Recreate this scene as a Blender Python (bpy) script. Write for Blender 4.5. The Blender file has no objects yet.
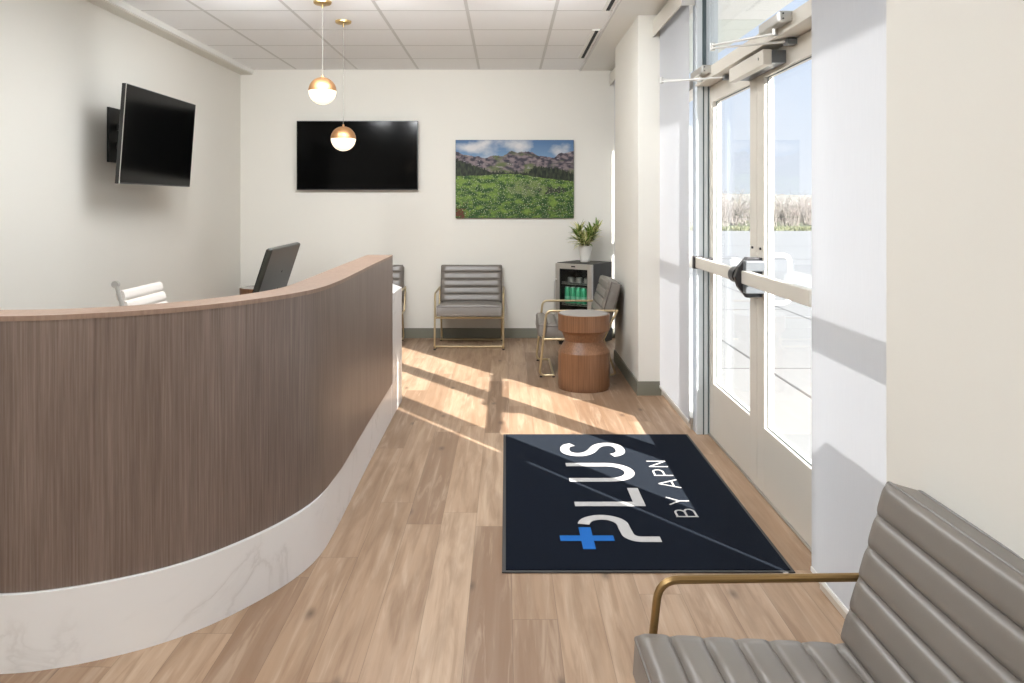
import bpy, bmesh, math, random
from mathutils import Vector, Matrix, noise
R = math.radians
sc = bpy.context.scene
COL = sc.collection
random.seed(7)

# ------------------------------------------------------------------ camera, sky, sun, exposure
FPX = 790.0
cam_d = bpy.data.cameras.new('camera'); cam = bpy.data.objects.new('camera', cam_d); COL.objects.link(cam)
cam.location = (0, 0, 1.37); cam.rotation_euler = (R(90), 0, 0)
cam_d.sensor_width = 36; cam_d.lens = 36 * FPX / 1024
cam_d.shift_x = 6 / 1024; cam_d.shift_y = -139.5 / 1024
cam_d.clip_end = 2000
sc.camera = cam
sc.view_settings.view_transform = 'Standard'; sc.view_settings.look = 'None'
sc.view_settings.exposure = 0.21; sc.view_settings.gamma = 1.0
sc.view_settings.use_curve_mapping = False

SKY_STRENGTH = 1.0
SUN_STRENGTH = 17.0
FILL_SPOT = 64.0
FILL_PANEL = 9.2
PENDANT = 0.72
w = bpy.data.worlds.new('sky'); sc.world = w; w.use_nodes = True
nt = w.node_tree; nt.nodes.clear()
wo = nt.nodes.new('ShaderNodeOutputWorld'); bg = nt.nodes.new('ShaderNodeBackground')
tc = nt.nodes.new('ShaderNodeTexCoord'); sx = nt.nodes.new('ShaderNodeSeparateXYZ'); cr = nt.nodes.new('ShaderNodeValToRGB')
nt.links.new(tc.outputs['Generated'], sx.inputs[0]); nt.links.new(sx.outputs['Z'], cr.inputs[0])
cr.color_ramp.elements[0].position = 0.0; cr.color_ramp.elements[0].color = (0.80, 0.85, 0.93, 1)
cr.color_ramp.elements[1].position = 0.75; cr.color_ramp.elements[1].color = (0.42, 0.62, 0.95, 1)
e = cr.color_ramp.elements.new(0.12); e.color = (0.70, 0.79, 0.93, 1)
e = cr.color_ramp.elements.new(0.3); e.color = (0.56, 0.70, 0.92, 1)
nt.links.new(cr.outputs[0], bg.inputs[0]); nt.links.new(bg.outputs[0], wo.inputs[0]); bg.inputs[1].default_value = SKY_STRENGTH

sun_d = bpy.data.lights.new('sun', 'SUN'); sun = bpy.data.objects.new('sun', sun_d); COL.objects.link(sun)
SUN_DIR = Vector((1, -1.335, 0.857)).normalized()
sun.rotation_euler = SUN_DIR.to_track_quat('Z', 'Y').to_euler(); sun.location = (12, -14, 10)
sun_d.energy = SUN_STRENGTH; sun_d.angle = R(0.55); sun_d.color = (1.0, 0.97, 0.93)

# ------------------------------------------------------------------ helpers
def link(name, me, mat=None, parent=None, loc=None, rot=None):
    o = bpy.data.objects.new(name, me); COL.objects.link(o)
    if mat is not None:
        for m in (mat if isinstance(mat, (list, tuple)) else [mat]): me.materials.append(m)
    if parent: o.parent = parent
    if loc is not None: o.location = loc
    if rot is not None: o.rotation_euler = rot
    return o

def obj(name, bm, mat, parent=None, loc=None, rot=None, smooth=False, bevel=0, seg=2, ang=35):
    bmesh.ops.recalc_face_normals(bm, faces=bm.faces)
    me = bpy.data.meshes.new(name); bm.to_mesh(me); bm.free()
    o = link(name, me, mat, parent, loc, rot)
    if smooth:
        for p in me.polygons: p.use_smooth = True
        try: me.set_sharp_from_angle(angle=R(ang))
        except Exception: pass
    if bevel:
        md = o.modifiers.new('bevel', 'BEVEL'); md.width = bevel; md.segments = seg; md.limit_method = 'ANGLE'; md.angle_limit = R(40)
        md.harden_normals = False
    return o

def tag(o, label, cat, group=None, kind=None):
    o['label'] = label; o['category'] = cat
    if group: o['group'] = group
    if kind: o['kind'] = kind
    return o

def struct(o, label=None, cat=None):
    o['kind'] = 'structure'
    if label: o['label'] = label
    if cat: o['category'] = cat
    return o

def thing(name, label, cat, loc=(0, 0, 0), rz=0, group=None):
    o = bpy.data.objects.new(name, None); COL.objects.link(o); o.empty_display_size = .1
    o.location = loc; o.rotation_euler = (0, 0, rz)
    return tag(o, label, cat, group)

def box(bm, x0, x1, y0, y1, z0, z1, mi=0):
    v = [bm.verts.new((x, y, z)) for x in (x0, x1) for y in (y0, y1) for z in (z0, z1)]
    for f in ((0, 1, 3, 2), (4, 6, 7, 5), (0, 4, 5, 1), (2, 3, 7, 6), (0, 2, 6, 4), (1, 5, 7, 3)):
        fc = bm.faces.new([v[i] for i in f]); fc.material_index = mi
    return v

def B(*a):
    bm = bmesh.new()
    for b in a: box(bm, *b)
    return bm

def xf(bm, verts, M):
    for v in verts: v.co = M @ v.co

def prism(bm, pts, z0, z1, mi=0):
    a = [bm.verts.new((p[0], p[1], z0)) for p in pts]; b = [bm.verts.new((p[0], p[1], z1)) for p in pts]
    n = len(pts); fs = [bm.faces.new(a[::-1]), bm.faces.new(b)]
    for i in range(n): fs.append(bm.faces.new((a[i], a[(i + 1) % n], b[(i + 1) % n], b[i])))
    for f in fs: f.material_index = mi
    return a + b

def fillet(pts, r, n=6):
    out = [Vector(pts[0])]
    for i in range(1, len(pts) - 1):
        a, b, c = Vector(pts[i - 1]), Vector(pts[i]), Vector(pts[i + 1])
        d1 = (a - b); d2 = (c - b)
        rr = min(r, d1.length * .49, d2.length * .49)
        p1 = b + d1.normalized() * rr; p2 = b + d2.normalized() * rr
        for k in range(n + 1):
            t = k / n
            out.append(p1 * (1 - t) ** 2 + b * 2 * t * (1 - t) + p2 * t * t)
    out.append(Vector(pts[-1])); return out

def tube(bm, pts, r, seg=10, closed=False, squash=None):
    pts = [Vector(p) for p in pts]; n = len(pts); rings = []
    up = None
    for i, p in enumerate(pts):
        if closed: t = (pts[(i + 1) % n] - pts[i - 1]).normalized()
        else: t = (pts[min(i + 1, n - 1)] - pts[max(i - 1, 0)]).normalized()
        if up is None:
            up = Vector((0, 0, 1)) if abs(t.z) < .9 else Vector((1, 0, 0))
        up = (up - t * up.dot(t)).normalized(); s = t.cross(up)
        rr = r[i] if isinstance(r, (list, tuple)) else r
        ring = []
        for k in range(seg):
            a = 2 * math.pi * k / seg
            ring.append(bm.verts.new(p + (up * math.cos(a) + s * math.sin(a)) * rr))
        rings.append(ring)
    m = n if closed else n - 1
    for i in range(m):
        A, C = rings[i], rings[(i + 1) % n]
        for k in range(seg): bm.faces.new((A[k], A[(k + 1) % seg], C[(k + 1) % seg], C[k]))
    if not closed:
        bm.faces.new(rings[0][::-1]); bm.faces.new(rings[-1])

def lathe(bm, prof, seg=48, c=(0, 0, 0), mi=0):
    rings = []
    for r, z in prof:
        if r < 1e-6: rings.append([bm.verts.new((c[0], c[1], c[2] + z))])
        else: rings.append([bm.verts.new((c[0] + r * math.cos(2 * math.pi * k / seg), c[1] + r * math.sin(2 * math.pi * k / seg), c[2] + z)) for k in range(seg)])
    for A, C in zip(rings, rings[1:]):
        for k in range(seg):
            k2 = (k + 1) % seg
            vs = [A[0]] if len(A) == 1 else [A[k], A[k2]]
            vs += [C[0]] if len(C) == 1 else [C[k2], C[k]]
            if len(vs) > 2:
                f = bm.faces.new(vs); f.material_index = mi

def cyl(bm, c, r, h, axis='z', seg=24):
    vs0 = len(bm.verts); b2 = bmesh.new(); lathe(b2, [(0, 0), (r, 0), (r, h), (0, h)], seg)
    M = {'z': Matrix.Identity(4), 'x': Matrix.Rotation(R(90), 4, 'Y'), 'y': Matrix.Rotation(R(-90), 4, 'X')}[axis]
    mp = {}
    for v in b2.verts: mp[v] = bm.verts.new(Matrix.Translation(c) @ (M @ v.co))
    for f in b2.faces: bm.faces.new([mp[v] for v in f.verts])
    b2.free()

def copy_tree(src, parent=None):
    c = src.copy(); COL.objects.link(c)
    if parent is not None: c.parent = parent
    for ch in list(src.children): copy_tree(ch, c)
    return c

# ------------------------------------------------------------------ materials
class NT:
    def __init__(s, name, rough=.5, metal=0, spec=.5):
        s.m = bpy.data.materials.new(name); s.m.use_nodes = True; s.t = s.m.node_tree
        s.p = s.t.nodes['Principled BSDF']; s.p.inputs['Roughness'].default_value = rough
        s.p.inputs['Metallic'].default_value = metal; s.p.inputs['Specular IOR Level'].default_value = spec
    def n(s, typ, **k):
        nd = s.t.nodes.new('ShaderNode' + typ)
        for a, b in k.items(): setattr(nd, a, b)
        return nd
    def l(s, a, b): s.t.links.new(a, b)
    def val(s, nd, **k):
        for a, b in k.items(): nd.inputs[a].default_value = b
        return nd
    def coord(s, scale=(1, 1, 1), which='Object', rot=(0, 0, 0)):
        c = s.n('TexCoord'); mp = s.n('Mapping'); s.l(c.outputs[which], mp.inputs[0])
        mp.inputs['Scale'].default_value = scale; mp.inputs['Rotation'].default_value = rot; return mp.outputs[0]
    def noise(s, vec, scale, detail=4, rough=.5, dist=0):
        x = s.n('TexNoise'); s.l(vec, x.inputs['Vector']); x.inputs['Scale'].default_value = scale
        x.inputs['Detail'].default_value = detail; x.inputs['Roughness'].default_value = rough; x.inputs['Distortion'].default_value = dist
        return x.outputs['Fac']
    def ramp(s, fac, els):
        r = s.n('ValToRGB'); s.l(fac, r.inputs[0]); cr = r.color_ramp
        while len(cr.elements) > 1: cr.elements.remove(cr.elements[-1])
        cr.elements[0].position = els[0][0]; cr.elements[0].color = (*els[0][1], 1)
        for p, c in els[1:]:
            e = cr.elements.new(p); e.color = (*c, 1)
        return r.outputs[0]
    def mix(s, f, a, b, blend='MIX'):
        x = s.n('Mix', data_type='RGBA', blend_type=blend)
        for sock, v in ((x.inputs[0], f), (x.inputs[6], a), (x.inputs[7], b)):
            if isinstance(v, (int, float)): sock.default_value = v
            elif isinstance(v, tuple): sock.default_value = (*v, 1)
            else: s.l(v, sock)
        return x.outputs[2]
    def math(s, op, a, b=0.0, c=0.0):
        x = s.n('Math', operation=op)
        for i, v in enumerate((a, b, c)):
            if isinstance(v, (int, float)): x.inputs[i].default_value = v
            else: s.l(v, x.inputs[i])
        return x.outputs[0]
    def bump(s, h, strength=.2, dist=.002):
        b = s.n('Bump'); b.inputs['Strength'].default_value = strength; b.inputs['Distance'].default_value = dist
        s.l(h, b.inputs['Height']); s.l(b.outputs[0], s.p.inputs['Normal'])
    def base(s, v):
        if isinstance(v, tuple): s.p.inputs['Base Color'].default_value = (*v, 1)
        else: s.l(v, s.p.inputs['Base Color'])

def plain(name, col, rough=.5, metal=0, var=.04, scale=6, spec=.5, bump=0, bscale=200):
    k = NT(name, rough, metal, spec); v = k.coord()
    f = k.noise(v, scale, 3)
    k.base(k.mix(f, tuple(c * (1 - var) for c in col), tuple(min(1, c * (1 + var)) for c in col)))
    if bump: k.bump(k.noise(v, bscale, 3), bump, .001)
    return k.m

M = {}
M['wall'] = plain('wall_paint', (.765, .74, .68), .75, var=.012, scale=2, spec=.25, bump=.12, bscale=260)
M['soffit'] = plain('soffit_paint', (.73, .70, .63), .75, var=.01, spec=.25)
M['base'] = plain('baseboard_vinyl', (.20, .195, .155), .55, var=.04)
M['white_paint'] = plain('white_paint', (.82, .81, .77), .6, var=.01)
M['alu'] = plain('champagne_aluminium', (.69, .645, .57), .45, .15, var=.02)
M['alu_cool'] = plain('clear_aluminium', (.76, .81, .84), .38, .1, var=.03)
M['alu_dark'] = plain('gasket', (.08, .11, .12), .5)
M['latch'] = plain('grey_latch_case', (.16, .17, .18), .35, .4)
M['steel'] = plain('satin_steel', (.62, .61, .58), .3, .9)
M['white_metal'] = plain('white_coated_metal', (.82, .81, .78), .35)
M['cordm'] = plain('pendant_cord', (.22, .20, .17), .5)
M['brass'] = plain('brushed_brass', (.60, .43, .20), .32, .95, var=.05)
M['gold'] = plain('antique_gold_tube', (.36, .235, .10), .32, .85, var=.04)
M['gold_pale'] = plain('pale_gold_tube', (.62, .50, .31), .34, .8, var=.04)
M['copper'] = plain('brushed_copper', (.58, .32, .15), .42, .9, var=.05)
M['black'] = plain('black_plastic', (.012, .012, .012), .4)
M['rubber'] = plain('rubber', (.03, .025, .022), .7)
M['screen'] = plain('tv_screen', (.002, .002, .002), .12, var=0, spec=.10)
M['bezel'] = plain('tv_bezel', (.02, .02, .02), .3)
M['device'] = plain('dark_exit_hardware', (.045, .043, .045), .35, .3)
M['monitor_back'] = plain('monitor_back', (.035, .035, .027), .4, .2)
M['fridge_black'] = plain('fridge_body', (.028, .026, .022), .5)
M['fridge_in'] = plain('fridge_liner', (.02, .022, .022), .6)
M['stainless'] = plain('stainless_door', (.55, .53, .49), .33, .7, var=.03)
M['can'] = plain('green_can', (.09, .52, .27), .3, .3, var=.15, scale=40)
M['can_top'] = plain('can_aluminium', (.75, .76, .76), .3, .9)
M['pot'] = plain('white_ceramic_pot', (.80, .78, .72), .4)
M['soil'] = plain('soil', (.05, .035, .02), .9, var=.4, scale=80)
M['stem'] = plain('plant_stem', (.20, .16, .07), .7, var=.2, scale=60)
M['concrete'] = plain('planter_concrete', (.55, .54, .51), .8, var=.06)
M['white_leather'] = plain('white_leather', (.80, .74, .68), .45, var=.02)
M['diffuser_slot'] = plain('slot_black', (.004, .004, .004), .8)
M['table_top'] = plain('grey_table_top', (.42, .39, .37), .22, var=.05, scale=8)
M['paper'] = plain('badge', (.35, .35, .34), .4)
M['can_pattern'] = plain('can_pale_band', (.30, .70, .50), .3, .2)

def mk_emit(name, col, st):
    m = bpy.data.materials.new(name); m.use_nodes = True; p = m.node_tree.nodes['Principled BSDF']
    p.inputs['Base Color'].default_value = (*col, 1); p.inputs['Emission Color'].default_value = (*col, 1)
    p.inputs['Emission Strength'].default_value = st; p.inputs['Roughness'].default_value = .3
    return m
M['opal'] = mk_emit('opal_glass', (1.0, .88, .68), PENDANT)
M['fill_glow'] = mk_emit('fill_panel_glow', (.94, .975, 1.0), FILL_PANEL)

# glass
def mk_glass(name, tint, refl=1.0):
    m = bpy.data.materials.new(name); m.use_nodes = True; t = m.node_tree; t.nodes.clear()
    o = t.nodes.new('ShaderNodeOutputMaterial'); mx = t.nodes.new('ShaderNodeMixShader'); tr = t.nodes.new('ShaderNodeBsdfTransparent')
    gl = t.nodes.new('ShaderNodeBsdfGlossy'); lw = t.nodes.new('ShaderNodeLayerWeight'); pw = t.nodes.new('ShaderNodeMath'); pw.operation = 'POWER'
    mu = t.nodes.new('ShaderNodeMath'); mu.operation = 'MULTIPLY_ADD'
    pw.inputs[1].default_value = 5.0; mu.inputs[1].default_value = .5 * refl; mu.inputs[2].default_value = .02 * refl
    tr.inputs[0].default_value = (*tint, 1); gl.inputs['Roughness'].default_value = .01; gl.inputs[0].default_value = (1, 1, 1, 1)
    lw.inputs[0].default_value = .5
    t.links.new(lw.outputs['Facing'], pw.inputs[0]); t.links.new(pw.outputs[0], mu.inputs[0]); t.links.new(mu.outputs[0], mx.inputs[0]); t.links.new(tr.outputs[0], mx.inputs[1])
    t.links.new(gl.outputs[0], mx.inputs[2]); t.links.new(mx.outputs[0], o.inputs[0]); return m
M['glass'] = mk_glass('clear_glass', (.985, .99, .99), .9)
M['fridge_glass'] = mk_glass('tinted_glass', (.90, .93, .93), .8)

# roller shade fabric: diffuse + translucent
def mk_shade():
    m = bpy.data.materials.new('shade_fabric'); m.use_nodes = True; t = m.node_tree; t.nodes.clear()
    o = t.nodes.new('ShaderNodeOutputMaterial'); mx = t.nodes.new('ShaderNodeMixShader'); d = t.nodes.new('ShaderNodeBsdfDiffuse'); tr = t.nodes.new('ShaderNodeBsdfTranslucent')
    c = t.nodes.new('ShaderNodeTexCoord'); wv = t.nodes.new('ShaderNodeTexNoise'); mp = t.nodes.new('ShaderNodeMapping'); r = t.nodes.new('ShaderNodeValToRGB')
    mp.inputs['Scale'].default_value = (1, 300, 8); wv.inputs['Scale'].default_value = 1
    t.links.new(c.outputs['Object'], mp.inputs[0]); t.links.new(mp.outputs[0], wv.inputs[0]); t.links.new(wv.outputs['Fac'], r.inputs[0])
    r.color_ramp.elements[0].color = (.70, .705, .72, 1); r.color_ramp.elements[1].color = (.76, .765, .78, 1)
    t.links.new(r.outputs[0], d.inputs[0]); t.links.new(r.outputs[0], tr.inputs[0]); mx.inputs[0].default_value = .36
    t.links.new(d.outputs[0], mx.inputs[1]); t.links.new(tr.outputs[0], mx.inputs[2]); t.links.new(mx.outputs[0], o.inputs[0]); return m
M['shade'] = mk_shade()

# oak planks, boards run along Y
def mk_floor():
    k = NT('oak_planks', .42, 0, .4); PW, PL = .148, 1.35
    c = k.n('TexCoord'); s = k.n('SeparateXYZ'); k.l(c.outputs['Object'], s.inputs[0])
    u = k.math('DIVIDE', k.math('ADD', s.outputs[0], 10.043), PW); row = k.math('FLOOR', u); fu = k.math('FRACT', u)
    wn = k.n('TexWhiteNoise', noise_dimensions='1D'); k.l(row, wn.inputs['W'])
    v = k.math('ADD', k.math('DIVIDE', s.outputs[1], PL), k.math('MULTIPLY', wn.outputs['Value'], 7.3))
    colm = k.math('FLOOR', v); fv = k.math('FRACT', v)
    cb = k.n('CombineXYZ'); k.l(row, cb.inputs[0]); k.l(colm, cb.inputs[1])
    w2 = k.n('TexWhiteNoise', noise_dimensions='2D'); k.l(cb.outputs[0], w2.inputs['Vector'])
    rnd = w2.outputs['Value']
    # grain coordinates shifted for every plank
    off = k.n('CombineXYZ'); k.l(k.math('MULTIPLY', rnd, 37.0), off.inputs[0]); k.l(k.math('MULTIPLY', rnd, 91.0), off.inputs[1]); k.l(k.math('MULTIPLY', rnd, 13.0), off.inputs[2])
    va = k.n('VectorMath', operation='ADD'); k.l(c.outputs['Object'], va.inputs[0]); k.l(off.outputs[0], va.inputs[1])
    mp = k.n('Mapping'); k.l(va.outputs[0], mp.inputs[0]); mp.inputs['Scale'].default_value = (1, .16, 1)
    g1 = k.noise(mp.outputs[0], 11, 5, .55, .6)
    mp2 = k.n('Mapping'); k.l(va.outputs[0], mp2.inputs[0]); mp2.inputs['Scale'].default_value = (1, .035, 1)
    g2 = k.noise(mp2.outputs[0], 110, 3, .6)
    wv = k.n('TexWave', wave_type='BANDS', bands_direction='X'); k.l(mp.outputs[0], wv.inputs['Vector']); k.val(wv, Scale=5.5, Distortion=9.0, Detail=2.0); wv.inputs['Detail Scale'].default_value = .7
    mp3 = k.n('Mapping'); k.l(va.outputs[0], mp3.inputs[0]); mp3.inputs['Scale'].default_value = (1, .45, 1)
    vo = k.n('TexVoronoi', feature='F1', voronoi_dimensions='2D'); k.l(mp3.outputs[0], vo.inputs['Vector']); vo.inputs['Scale'].default_value = 3.1
    vs = k.n('SeparateColor'); k.l(vo.outputs['Color'], vs.inputs[0])
    kn = k.math('MULTIPLY', k.math('GREATER_THAN', vs.outputs[0], .40), k.math('SUBTRACT', 1.0, k.math('SMOOTH_MIN', k.math('MULTIPLY', k.math('ADD', vo.outputs['Distance'], k.math('MULTIPLY', g1, .03)), 11.5), 1.0, .35)))
    kn = k.math('MAXIMUM', kn, 0.0)
    base = k.ramp(rnd, [(0, (.215, .128, .078)), (.28, (.37, .242, .154)), (.6, (.43, .290, .190)), (1, (.50, .355, .242))])
    c1 = k.mix(k.math('MULTIPLY', k.ramp(g1, [(.44, (0, 0, 0)), (.70, (1, 1, 1))]), .62), base, (.21, .125, .072))
    c2 = k.mix(k.math('MULTIPLY', k.ramp(wv.outputs['Fac'], [(.5, (0, 0, 0)), (1, (1, 1, 1))]), .13), c1, (.50, .39, .29))
    mp4 = k.n('Mapping'); k.l(va.outputs[0], mp4.inputs[0]); mp4.inputs['Scale'].default_value = (1, .06, 1)
    g4 = k.noise(mp4.outputs[0], 26, 4, .6, .8)
    c2 = k.mix(k.math('MULTIPLY', k.ramp(g4, [(.52, (0, 0, 0)), (.66, (1, 1, 1))]), .50), c2, (.22, .125, .07))
    c2 = k.mix(k.math('MULTIPLY', k.ramp(g4, [(.34, (1, 1, 1)), (.46, (0, 0, 0))]), .40), c2, (.60, .46, .34))
    c3 = k.mix(k.math('MULTIPLY', g2, .42), c2, (.22, .13, .075))
    c4 = k.mix(k.math('MULTIPLY', kn, .95), c3, (.06, .032, .018))
    eu = k.math('MINIMUM', fu, k.math('SUBTRACT', 1.0, fu)); ev = k.math('MINIMUM', fv, k.math('SUBTRACT', 1.0, fv))
    seam = k.math('MAXIMUM', k.math('LESS_THAN', eu, .007), k.math('LESS_THAN', ev, .0010))
    k.base(k.mix(k.math('MULTIPLY', seam, .45), c4, (.10, .06, .035)))
    k.l(k.math('ADD', k.math('MULTIPLY', g1, .15), .36), k.p.inputs['Roughness'])
    k.bump(k.math('SUBTRACT', k.math('MULTIPLY', g2, .3), seam), .15, .001)
    return k.m
M['floor'] = mk_floor()

def mk_laminate(name, cols, fine=150, rough=.42, horiz=False):
    k = NT(name, rough, 0, .4)
    v = k.coord((1, 1, .02)) ; v2 = k.coord((1, 1, .10)); v3 = k.coord((1, 1, .25))
    a = k.noise(v, fine, 4, .65); b = k.noise(v2, 14, 4, .55); c = k.noise(v3, 3.2, 3, .5)
    f = k.math('ADD', k.math('MULTIPLY', a, .60), k.math('ADD', k.math('MULTIPLY', b, .20), k.math('MULTIPLY', c, .20)))
    k.base(k.ramp(f, [(.33, cols[0]), (.5, cols[1]), (.67, cols[2])]))
    k.bump(a, .06, .0006)
    return k.m
M['laminate'] = mk_laminate('walnut_laminate', [(.130, .092, .072), (.205, .152, .124), (.29, .225, .188)], fine=170, rough=.36)
M['walnut'] = mk_laminate('walnut_drum', [(.105, .046, .021), (.205, .098, .047), (.29, .152, .082)], fine=120, rough=.38)

def mk_marble():
    k = NT('white_marble', .22, 0, .5); v = k.coord((1, 1, 1.4))
    n1 = k.noise(v, 1.6, 6, .6, 1.2); ridge = k.math('ABSOLUTE', k.math('SUBTRACT', n1, .5))
    msk = k.noise(v, 2.3, 2)
    vein = k.math('MULTIPLY', k.ramp(ridge, [(0, (1, 1, 1)), (.018, (.25, .25, .25)), (.05, (0, 0, 0))]), k.ramp(msk, [(.48, (0, 0, 0)), (.65, (1, 1, 1))]))
    b = k.mix(k.noise(v, 4, 4), (.89, .885, .875), (.92, .918, .91))
    k.base(k.mix(k.math('MULTIPLY', vein, .34), b, (.52, .50, .47))); return k.m
M['marble'] = mk_marble()

def mk_leather(name, c0, c1):
    k = NT(name, .33, 0, .6); v = k.coord()
    vo = k.n('TexVoronoi', feature='DISTANCE_TO_EDGE'); k.l(v, vo.inputs['Vector']); vo.inputs['Scale'].default_value = 420
    n = k.noise(v, 5, 4); k.base(k.mix(n, c0, c1)); k.bump(vo.outputs['Distance'], .12, .0008)
    k.l(k.math('ADD', k.math('MULTIPLY', n, .12), .30), k.p.inputs['Roughness']); return k.m
M['leather'] = mk_leather('taupe_leather', (.168, .147, .128), (.21, .187, .166))
M['leather_dark'] = mk_leather('taupe_piping', (.085, .070, .058), (.11, .09, .075))

def mk_carpet(name, col, var=.35, sheen=0.0):
    k = NT(name, .95, 0, .06); v = k.coord(); n = k.noise(v, 420, 2, .7); n2 = k.noise(v, 6, 3)
    d = tuple(c * (1 - var) for c in col); u = tuple(min(1, c * (1 + var)) for c in col)
    k.base(k.mix(n2, k.mix(n, d, u), k.mix(n, d, col))); k.bump(n, .6, .003)
    k.p.inputs['Sheen Weight'].default_value = sheen; k.p.inputs['Sheen Tint'].default_value = (.75, .88, 1, 1); k.p.inputs['Sheen Roughness'].default_value = .45; return k.m
M['mat_navy'] = mk_carpet('mat_navy_pile', (.0030, .0052, .012), .6, .045)
M['mat_white'] = mk_carpet('mat_white_pile', (.52, .50, .48), .1)
M['mat_blue'] = mk_carpet('mat_blue_pile', (.022, .135, .44), .12)
M['mat_rubber'] = plain('mat_rubber_edge', (.035, .033, .032), .6, var=.1)

def mk_tile():
    k = NT('acoustic_tile', .85, 0, .1); c = k.coord()
    n = k.noise(c, 260, 3, .7); n2 = k.noise(c, 1.3, 1)
    k.base(k.mix(n, (.90, .895, .89), (.935, .93, .925))); k.bump(n, .25, .001); return k.m
M['tile'] = mk_tile()
M['tbar'] = plain('ceiling_grid', (.66, .65, .63), .5, var=.01)

def mk_pave():
    k = NT('pavement', .9, 0, .1); c = k.n('TexCoord'); s = k.n('SeparateXYZ'); k.l(c.outputs['Object'], s.inputs[0])
    v = k.coord(); n = k.noise(v, .35, 5); n2 = k.noise(v, 60, 2)
    b = k.mix(n, (.24, .24, .238), (.275, .275, .27)); k.base(k.mix(k.math('MULTIPLY', n2, .15), b, (.45, .44, .43))); return k.m
M['pave'] = mk_pave()
M['joint'] = plain('pavement_joint', (.10, .10, .10), .9)
M['road'] = plain('asphalt_pale', (.44, .44, .43), .9, var=.08, scale=.5)
M['grass'] = plain('dry_grass', (.17, .18, .10), .95, var=.5, scale=.9)
M['brush'] = plain('bare_brush', (.26, .23, .21), .9, var=.3, scale=3)
M['hill'] = plain('brush_hill', (.30, .28, .245), .95, var=.4, scale=.45)
M['canopy'] = plain('canopy_soffit', (.72, .75, .69), .8, var=.03)

def mk_leaf():
    k = NT('variegated_leaf', .45, 0, .4); a = k.n('Attribute', attribute_name='band'); 
    k.base(k.ramp(a.outputs['Fac'], [(.0, (.10, .18, .03)), (.28, (.15, .25, .04)), (.42, (.66, .62, .25)), (1, (.84, .79, .42))])); return k.m
M['leaf'] = mk_leaf()
def mk_print():
    k = NT('canvas_print', .55, 0, .3); a = k.n('Attribute', attribute_name='print'); k.base(a.outputs['Color']); return k.m
M['print'] = mk_print()

# ------------------------------------------------------------------ room shell
XL, YB, ZC = -2.675, 7.96, 2.705
YR, XO = -4.2, 1.26               # rear wall behind the camera, outer face of the storefront
struct(obj('floor', B((XL - .1, XO, YR - .1, YB + .1, -.12, 0)), M['floor']))
struct(obj('wall_left', B((XL - .12, XL, YR, YB, 0, 2.9)), M['wall']))
struct(obj('wall_back', B((XL - .12, XO, YB, YB + .15, 0, 2.9)), M['wall']))
struct(obj('wall_front', B((XL - .12, XO, YR - .15, YR, 0, 2.9)), M['wall']))
PX = .9375
for a in ((5.60, 6.79), (.55, 1.95)):
    struct(obj('wall_right', B((PX, XO, a[0], a[1], 0, ZC + .1)), M['wall'], bevel=.003))
struct(obj('wall_right', B((PX, XO, YR, -3.2, 0, ZC + .1)), M['wall']))

# ceiling: tiles, T-bar grid, gypsum borders
TX0, TX1 = -2.56, .753
TS = .613
struct(obj('ceiling', B((TX0 - .02, TX1 + .02, YR, YB, ZC, ZC + .06)), M['tile']))
bm = bmesh.new()
xs = [.343 + TS * k for k in range(-5, 1)]
for x in xs: box(bm, x - .012, x + .012, YR, YB, ZC - .0004, ZC + .002)
y = YB
while y > YR:
    y -= TS
    if y > YR: box(bm, TX0, TX1, y - .011, y + .011, ZC - .0004, ZC + .002)
box(bm, TX0, TX1, YB - .02, YB, ZC - .0004, ZC + .002)
grid = struct(obj('trim_1', bm, M['tbar']))
bm = B((XL, TX0, YR, YB, 2.652, ZC + .06)); struct(obj('trim_2', bm, M['soffit']))
struct(obj('trim_3', B((TX0 - .002, TX0 + .016, YR, YB, 2.660, ZC + .01)), M['white_paint']))
struct(obj('trim_4', B((TX1, XO, YR, YB, ZC - .012, ZC + .09)), M['white_paint']))
struct(obj('trim_5', B((TX1 - .012, TX1 + .004, YR, YB, ZC - .018, ZC + .01)), M['tbar']))
struct(obj('wall_top', B((XL - .12, XO, YR, YB + .15, ZC + .09, ZC + .2)), M['white_paint']))

# black linear air diffusers in the tile field
for i, (y0, y1) in enumerate(((6.107, 7.309), (4.30, 5.50))):
    t = thing('air_diffuser', ('black slot air diffuser in the ceiling nearer the back wall', 'black slot air diffuser in the ceiling, cut off by the top edge of the photo')[i], 'air vent', (.705, (y0 + y1) / 2, ZC), 0, 'linear ceiling diffusers')
    L = (y1 - y0) / 2 - .01
    obj('slot', B((-.014, .014, -L, L, -.006, .004)), M['diffuser_slot'], t)
    obj('frame', B((-.036, -.014, -L, L, -.009, .004), (.014, .020, -L, L, -.009, .004), (-.036, .020, -L - .008, -L, -.009, .004), (-.036, .020, L, L + .008, -.009, .004)), M['white_paint'], t)

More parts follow.
